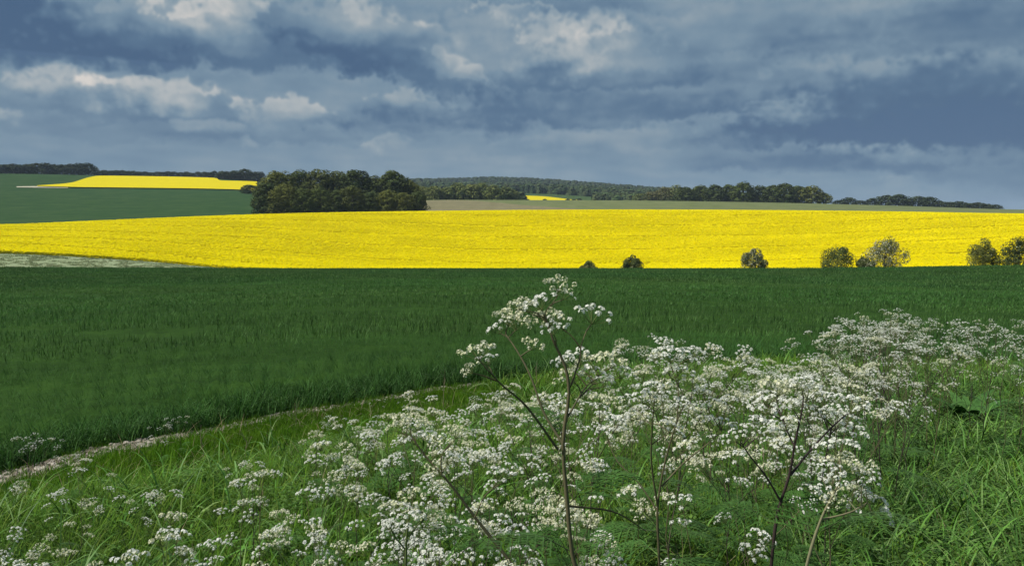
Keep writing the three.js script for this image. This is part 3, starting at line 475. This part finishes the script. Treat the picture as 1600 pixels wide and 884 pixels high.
// free-grown ones
const skyline = curve([[-300, 750], [0, 742], [120, 735], [280, 722], [420, 690], [500, 655], [620, 622], [720, 612], [800, 604], [900, 590], [960, 548], [1040, 516], [1100, 546], [1160, 555], [1250, 560], [1300, 524], [1360, 482], [1430, 488], [1500, 502], [1570, 492], [1600, 490], [1900, 486]]);
{
  const r = rng(71), near = [], far = [];
  const hs = [.55, .7, .85, 1.0];
  hs.forEach((H, k) => { for (let j = 0; j < 3; j++) near.push({ H, k, look: ['green', 'brown', 'dark purple'][(j + k) % 3] + (j === 2 ? ' stems and creamy heads' : ' stems and white heads'), g: parsley(700 + k * 10 + j, H, 2 + (k > 0) + (k > 1) + (k > 2 ? j % 2 : 0), true, { cream: [.4, .2, .65][j], twigs: k ? 3 : 2, stem: ['green', 'olive', 'purple'][(j + k) % 3] }) }); for (let j = 0; j < 3; j++) far.push({ H, k, look: ['green', 'brown', 'dark purple'][(j + k) % 3] + ' stems and small white heads', g: parsley(800 + k * 10 + j, H, 3, false, { twigs: 2, leaves: 3, thick: .0036, stem: ['green', 'olive', 'purple'][(j + k) % 3] }) }); });
  const used = new Set(), placedAt = [];
  const LAB = { low: ['cow parsley with # by the bare soil', 'short cow parsley by the bare soil'], brow: ['cow parsley with # beside the wheat', 'cow parsley along the wheat edge'], mid: ['cow parsley with # in the crowded drift', 'cow parsley crowded on the verge'], front: ['cow parsley with # in open meadow grass', 'cow parsley scattered in the meadow grass'] };
  function plant(b, d, top) {
    const g0 = spot(b, d), H = at(b, top, d).y - g0.y; if (H < .3 || H > 1.3) return false;
    for (const q of placedAt) if (q.distanceTo(g0) < .1) return false;
    const rich = d < 4.6, pool = (rich ? near : far), best = pool.slice().sort((p, q) => Math.abs(p.H - H) - Math.abs(q.H - H)).slice(0, 4), pick = best[Math.floor(r() * 4)];
    const gap = edge(b) - d, cls = b < 620 ? (gap < 3.4 ? 'low' : 'front') : gap < 3.2 ? 'brow' : 'mid';
    const first = !used.has(pick), o = first ? pick.g : pick.g.clone(); used.add(pick); o.name = numbered('cow_parsley'); scene.add(o);
    o.position.copy(g0); o.rotation.y = r() * 6.283; o.scale.set(1, 1, 1).multiplyScalar(H / pick.H); tag(o, (H < .6 ? 'short' : H < .85 ? 'knee high' : 'tall') + ' ' + LAB[cls][0].replace('#', pick.look), 'cow parsley', LAB[cls][1]); placedAt.push(g0); return true;
  }
  const grow = (n, b0, b1, d0, d1, hMin, hMax, fall, ok = () => true) => { let made = 0; for (let k = 0; k < n * 12 && made < n; k++) { const b = lerp(b0, b1, r()), d = Math.sqrt(lerp(d0 * d0, d1 * d1, r())); if (d > edge(b) - .5 || !ok(b, d)) continue; const g0 = spot(b, d), top = skyline(b) + 4 + fall * r() ** 1.05, H = at(b, top, d).y - g0.y; if (H < hMin || H > hMax) continue; if (plant(b, d, top)) made++; } return made; };
  const c = [
    grow(22, 480, 900, 3, 5.4, .45, .9, 130),
    grow(36, 640, 1400, 2.3, 5.5, .5, 1.15, 150, (b, d) => !(b > 1330 && d < 4.2)),
    grow(30, 900, 1420, 4.5, 9, .55, 1.15, 70),
    grow(46, 1290, 1720, 5.6, 11, .6, 1.15, 62, (b, d) => d > 5.6 + (b - 1300) * .002),
    grow(30, 1270, 1660, 4.6, 9, .5, 1.1, 125, (b, d) => d > 4.7 + (b - 1270) * .004),
    grow(16, 1080, 1320, 4, 7, .5, 1.1, 110),
    grow(16, 1300, 1460, 3.6, 6, .4, 1, 190, (b, d) => d > 3.6 + (b - 1300) * .009),
    grow(10, 1180, 1330, 3, 4.6, .4, .9, 170),
    grow(18, 480, 900, 4, 8, .4, .9, 80),
    grow(20, -60, 620, 2.5, 4.6, .35, .7, 190),
    ...[[30, 7.2, 684], [55, 7.4, 690], [90, 6.2, 715], [272, 7.6, 652], [240, 7.2, 668], [180, 6, 722], [345, 7, 690], [520, 7.4, 640], [585, 7.8, 624], [628, 8, 616], [505, 6.4, 660], [440, 5.6, 690]].map(q => +plant(...q)),
    grow(9, 60, 700, 2.0, 2.7, .35, .7, 220),
    grow(14, 660, 1250, 1.7, 2.4, .35, .8, 240)];
  console.log('parsley', c.join(' '), 'variants used', used.size);
}
// dry stalks of last year
{
  const r = rng(91);
  for (const [b, d, top] of [[690, 8.6, 588], [838, 9.6, 574], [305, 7.2, 680], [372, 7.0, 690], [455, 8.4, 628], [1200, 4.4, 700]]) {
    const g0 = spot(b, d), H = at(b, top, d).y - g0.y, gb = new GB(), col = [.2, .17, .11], e = V((r() - .5) * .1, H, (r() - .5) * .1);
    gb.tube([V(0, -.05, 0), V(.01, H * .5, 0), e], [.004, .003, .0015], 5, col); for (let k = 0; k < 5; k++) { const t = .5 + .45 * r(), s = e.clone().multiplyScalar(t), a = r() * 6.28; gb.tube([s, s.clone().add(V(Math.cos(a) * .05, .1, Math.sin(a) * .05))], [.0016, .0008], 4, col); }
    const o = mesh('dry_stalk', gb.geo, matStem); o.position.copy(g0); tag(o, 'thin dead brown stalk of last year standing at the field edge', 'stalk', 'dead stalks along the field edge');
  }
  // a dock clump by the far drift
  const g0 = spot(1525, 7.6), o = base('dock_plant', g0); for (let k = 0; k < 11; k++) { const a = k * 2.4, gb = new GB(); gb.blade(V(0, 0, 0), V(Math.cos(a) * .55, 1, Math.sin(a) * .55), .42 + .2 * r(), .11, 1.5, 6, vary([.05, .125, .03], r, .2)); mesh('leaf', gb.geo, matLeaf, o); } tag(o, 'dark green broad leaved dock clump beside the far cow parsley', 'dock plant');
}
console.log('plants done');

// ------------------------------------------------------------------ trees
function broadleaf(seed, o) {    // a unit tree about o.h tall and o.w wide; crown of leaf sprays on lobes
  const r = rng(seed), g = new THREE.Group(), tb = new GB(), cb = new GB(), { h, w, lift = .12, lobes = 34, sprays = 95, leaf = .5, cols, flower = 0, gap = 0, rag = 0 } = o;
  tb.tube([V(0, -.6, 0), V(0, h * .2, 0), V(.02 * h, h * .5, .01 * h), V(0, h * .8, 0)], [h * .03, h * .024, h * .015, h * .005], 7, [.07, .06, .048]);
  const cs = [];
  for (let k = 0; k < lobes; k++) {
    const t = (k + .5) / lobes, y = Math.pow(t, .8), prof = Math.pow(Math.max(0, 1 - ((y - (o.belly ?? .4)) / (y > (o.belly ?? .4) ? 1 - (o.belly ?? .4) : (o.belly ?? .4) + .35)) ** 2), .55), a = k * 2.4 + r() * .7, rr = w * .5 * prof * (.55 + .45 * Math.sqrt(r())), c = V(Math.cos(a) * rr * .8, h * (lift + (1 - lift) * y * .9) + h * .04 * (r() - .5), Math.sin(a) * rr * .8), s = w * (.14 + .13 * r()) * (1 - .3 * y);
    if (rag) { const f = 1 + rag * n2(Math.cos(a) * 1.2 + seed, Math.sin(a) * 1.2 + y * 1.5), f2 = 1 + rag * .45 * n2(seed + 9 + Math.cos(a), Math.sin(a)); c.x *= f * 1.1; c.z *= f * 1.1; c.y *= f2; }
    if (r() < gap) continue;
    cs.push([c, s]);
    if (k % 3 === 0) tb.tube([V(0, c.y * .45, 0), c.clone().multiplyScalar(.5).add(V(0, c.y * .22, 0)), c], [h * .011, h * .007, h * .003], 4, [.07, .06, .048]);
  }
  const hue = cols[seed % cols.length];
  for (const [c, s] of cs) {
    const lc = vary(hue, r, .1);
    for (let j = 0; j < sprays; j++) {
      const d = V(r() * 2 - 1, r() * 2 - 1, r() * 2 - 1); if (d.lengthSq() > 1) { j--; continue; } d.normalize();
      const p = c.clone().addScaledVector(d, s * (.82 + .24 * r())); p.y = Math.max(p.y, -.3); const nn = d.clone().add(V((r() - .5) * .7, (r() - .5) * .7 + .1, (r() - .5) * .7)).normalize(), t = V(nn.y, -nn.z, nn.x).cross(nn).normalize(), u = nn.clone().cross(t), q = leaf * (.55 + .75 * r()), col = r() < flower ? vary([.36, .36, .27], r, .15) : vary(lc, r, .13);
      g.userData; cb.quad(p.clone().addScaledVector(t, -q * .5), p.clone().addScaledVector(u, -q * .32).addScaledVector(nn, q * .12), p.clone().addScaledVector(t, q * .5), p.clone().addScaledVector(u, q * .32).addScaledVector(nn, q * .12), col);
    }
  }
  mesh('trunk', tb.geo, matBark, g); mesh('crown', cb.geo, matLeaf, g); g.userData.size = [h, w]; return g;
}
const BEECH = [[.065, .088, .026], [.082, .108, .028], [.12, .135, .032], [.058, .08, .026], [.088, .104, .03]], OAK = [[.15, .18, .05], [.17, .195, .055], [.12, .15, .045]], PALE = [[.17, .17, .06], [.15, .175, .06], [.14, .14, .055]], DARK = [[.04, .058, .024], [.05, .068, .028], [.044, .06, .028]], THORN = [[.09, .12, .035], [.11, .13, .04], [.08, .1, .032], [.12, .135, .05]];
const kinds = {
  beech: [0, 1, 2, 3, 4].map(k => broadleaf(1000 + k, { h: 20, w: 15 + k % 3 * 1.5, lift: -.02, lobes: 34, sprays: 190, leaf: .85, cols: BEECH, belly: .32 + .04 * k })),
  wood: [0, 1, 2].map(k => broadleaf(1020 + k, { h: 15, w: 12, lift: -.03, lobes: 30, sprays: 85, leaf: 1.1, cols: OAK, belly: .4 })),
  dark: [0, 1, 2, 3].map(k => broadleaf(1040 + k, { h: 18, w: 13, lift: -.03, lobes: 30, sprays: 90, leaf: 1.15, cols: BEECH.slice(0, 4), belly: .42 })),
  pale: [0, 1].map(k => broadleaf(1060 + k, { h: 14, w: 14, lift: -.03, lobes: 28, sprays: 55, leaf: 1.0, cols: PALE, belly: .42 })),
  far: [0, 1, 2].map(k => broadleaf(1080 + k, { h: 14, w: 13, lift: -.06, lobes: 26, sprays: 45, leaf: 1.4, cols: DARK, belly: .38 })),
};
const firsts = new Set();
function tree(kind, b, d, top, wide, label, group, name = 'tree', r = rng(Math.round(b * 31 + d)), foot) {
  const p = spot(b, d), pool = kinds[kind], src = pool[Math.floor(r() * pool.length)], H = at(b, top, d).y - p.y, W = wide / F * Math.hypot(1, (b - 800) / F) * d;
  const o = firsts.has(src) ? src.clone() : src; firsts.add(src); const [h, w] = src.userData.size ?? [15, 12]; if (o !== src) o.userData = {};
  o.name = numbered(name); scene.add(o); o.position.copy(p); o.rotation.y = r() * 6.283; o.scale.set(W / w, H / h, W / w); const size = [h, w]; tag(o, label, 'tree', group); o.userData.size = size; return o;
}
const sizeOf = []; 
// copse beyond the rape: back row, then the skirts
for (const [b, top, w, d] of [[436, 266, 70, 432], [470, 265, 60, 440], [500, 264, 66, 436], [530, 267, 60, 442], [558, 263, 66, 434], [586, 274, 54, 440], [614, 265, 70, 430], [640, 280, 50, 432]]) tree('beech', b, d, top, w, 'tall round headed beech rising at the back of the copse beyond the rape', 'tall trees at the back of the copse', 'beech_tree');
for (const [b, top, w, d] of [[420, 284, 46, 412], [446, 286, 52, 406], [474, 293, 46, 404], [502, 293, 48, 404], [528, 296, 42, 403], [552, 290, 50, 404], [580, 299, 44, 402], [606, 296, 48, 402], [632, 300, 44, 401], [652, 298, 34, 403]]) tree('beech', b, d, top, w, 'lower beech with foliage to the ground at the front of the copse', 'trees along the front of the copse', 'beech_tree');
tree('dark', 393, 715, 288, 30, 'low dark dome shaped tree standing off the end of the copse', undefined, 'shrub_tree');
for (const [b, top, w] of [[662, 291, 30], [680, 290, 30], [698, 292, 30], [716, 285, 34], [736, 287, 32], [754, 285, 34], [772, 289, 32], [790, 291, 30], [802, 296, 24]]) tree('wood', b, 712 + (b * 7 % 20), top, w, 'mid green broadleaf tree in the belt behind the brown fallow ground', 'tree belt behind the fallow ground');
for (const [b, top, w] of [[1000, 302, 30], [1018, 299, 32], [1038, 292, 34], [1056, 289, 34]]) tree('pale', b, 735, top, w, 'pale olive tree at the end of the wood on the pasture rim', 'pale trees at the wood end');
for (const [b, top, w, dd] of [[1070, 291, 32, 0], [1092, 289, 34, 8], [1116, 288, 36, 0], [1138, 287, 34, 10], [1160, 284, 36, 0], [1184, 289, 32, 9], [1204, 288, 34, 4], [1224, 285, 36, 0], [1246, 289, 34, 8], [1266, 290, 36, 0], [1285, 301, 24, 0]]) tree('dark', b, 712 + dd, top, w, 'dark dense broadleaf tree in the wood along the pasture rim', 'wood along the pasture rim');
for (const [b, top, w] of [[1310, 312, 22], [1324, 308, 24], [1342, 313, 24], [1362, 309, 24], [1382, 304, 30], [1402, 303, 32], [1414, 311, 20], [1432, 306, 30], [1450, 307, 28], [1466, 314, 24], [1482, 315, 22], [1496, 314, 22], [1510, 317, 22], [1524, 316, 22], [1538, 318, 20], [1552, 319, 18]]) tree('far', b, 930, top, w, 'small dark hedgerow tree on the far rim of the land', 'hedgerow trees on the far rim');
{
  const r = rng(55);
  for (let b = -40; b < 146; b += 13) tree('far', b, 1010 + 20 * r(), b < 60 ? 257 - 3 * r() : 254 + 3 * r(), 22, 'dark tree of the wood crowning the far hilltop', 'wood on the far hilltop', 'tree', rng(b + 900));
  tree('pale', 152, 1060, 260, 12, 'faint thin tree just off the hilltop wood');
  for (let b = 158; b < 412; b += 9) tree('far', b + 3 * r(), 1002 + 12 * r(), lerp(268, 272, (b - 158) / 250) - 3 * r() - (b > 335 ? 2 : 0), 14, 'small dark tree in the hedge line above the hillside fields', 'hedge line above the hillside fields', 'tree', rng(b + 700));
  for (const [b, top, w] of [[352, 268, 22], [370, 266, 24], [386, 263, 24], [402, 268, 22]]) tree('far', b, 985, top, w, 'dark bushy tree at the corner of the hillside rape field', 'trees at the corner of the hillside rape');
  for (let b = 815; b < 940; b += 9) if (r() < .75) tree('far', b, 1003, 311 - 3 * r(), 9, 'tiny dark hedge bush at the foot of the small far yellow field', 'hedge under the small yellow field', 'hedge_bush', rng(b + 30));
}
{ // far wooded ridge: one mass
  const r = rng(58), lump = (() => { const q = rng(581), g = new GB(); for (let k = 0; k < 110; k++) { const a = q() * 6.283, y = q(), rr = Math.sqrt(1 - y * y * .9), n = V(Math.cos(a) * rr, y, Math.sin(a) * rr), p = V(n.x * 6 * (.75 + .3 * q()), n.y * 11 * (.8 + .25 * q()), n.z * 6 * (.75 + .3 * q())), t = V(n.y, -n.z, n.x).cross(n).normalize().multiplyScalar(1.6), u = n.clone().add(V(q() - .5, q() - .5, q() - .5)).cross(t).normalize().multiplyScalar(1.5); g.quad(p.clone().sub(t).sub(u), p.clone().add(t).sub(u), p.clone().add(t).add(u), p.clone().sub(t).add(u), vary([.05, .078, .03], q, .25)); } return g.geo; })();
  const l = [];
  const strip = (n, b0, b1, d0, d1, s, ok = () => true, tint = 1) => { for (let k = 0; k < n; k++) { const b = lerp(b0, b1, r()), d = lerp(d0, d1, r()); if (!ok(b, d)) continue; const f = tint * (.75 + .5 * r()); l.push({ p: spot(b, d, -.6), r: r() * 6.283, s: s * (.8 + .4 * r()), sy: s * (.8 + .5 * r()), c: [f * (.9 + .3 * r()), f, f] }); } };
  strip(2600, 560, 1240, 1290, 2640, 1.15, (b, d) => n2(b * .006, d * .0022) > -.45 && d > 1290 + (b > 800 && b < 900 ? 40 : 0));
  strip(700, 600, 1100, 2450, 2660, 1.2);
  strip(500, 640, 1060, 1300, 1420, 1.2);
  strip(160, 930, 1060, 1010, 1100, .9, undefined, 1.3);
  strip(120, 640, 815, 780, 900, 1.0);
  instanced('far_woodland', lump, matLeaf, l, 'dark woodland covering the far ridge', 'woodland');
}
// hawthorns along the bottom of the wheat
function thorn(seed, b, d, top, w, label, o = {}) {
  const p = spot(b, d), H = at(b, top, d).y - p.y, W = w / F * d * Math.hypot(1, (b - 800) / F), g = broadleaf(seed, { h: H, w: W, lift: .04, lobes: o.lobes ?? 40, sprays: 240, leaf: .22, cols: o.cols ?? THORN, belly: o.belly ?? .4, flower: o.flower ?? .015, gap: .25, rag: .55 });
  g.name = numbered('hawthorn_bush'); delete g.userData.size; g.position.copy(p); g.rotation.y = 1.3 * seed; scene.add(g); tag(g, label, 'bush', 'hawthorn bushes at the foot of the wheat'); 
}
thorn(1201, 920, 146, 411, 24, 'smallest hawthorn bush, only its low crown clearing the wheat');
thorn(1202, 990, 146, 402, 27, 'small rounded green hawthorn bush alone against the yellow');
thorn(1203, 1182, 146, 392, 36, 'hawthorn bush with some white blossom, a gap either side', { flower: .22 });
thorn(1204, 1309, 146, 388, 48, 'wide spreading olive green hawthorn bush next to the blossoming one', { belly: .55 });
thorn(1205, 1384, 144, 377, 48, 'tall greyish hawthorn bush covered in dull white blossom', { flower: .42, belly: .45 });
thorn(1206, 1354, 148, 405, 22, 'low green bush at the side of the greyish blossoming hawthorn');
thorn(1207, 1538, 142, 383, 34, 'dark green hawthorn bush in the grass strip, the smaller of a touching pair', { cols: BEECH });
thorn(1208, 1594, 142, 376, 34, 'dark tall hawthorn bush, the larger of a touching pair', { cols: BEECH });
for (const k in kinds) for (const t of kinds[k]) delete t.userData.size;
scene.traverse(o => { if (o.userData.size) delete o.userData.size; });
{ // pale grass strip at the foot of the bushes
  fieldSheet('grass_strip', M.stubble, 1400, 2100, () => 136.5, () => 150, 60, 6, .35); scene.children[scene.children.length - 1].userData = { kind: 'structure', label: 'pale grass strip below the hawthorn bushes', category: 'grass strip' };
}
let tris = 0, count = 0; const by = {}; scene.traverse(o => { if (o.isMesh && !o.isInstancedMesh) { count++; const q = (o.geometry.index ? o.geometry.index.count : o.geometry.attributes.position.count) / 3; tris += q; const n = o.name.replace(/_\d+$/, ''); by[n] = (by[n] || 0) + q; } });
console.log(Object.entries(by).sort((a, b) => b[1] - a[1]).slice(0, 7).map(e => e.join(' ')).join(', '));
console.log('meshes', count, 'triangles', Math.round(tris));
renderer.render(scene, camera);
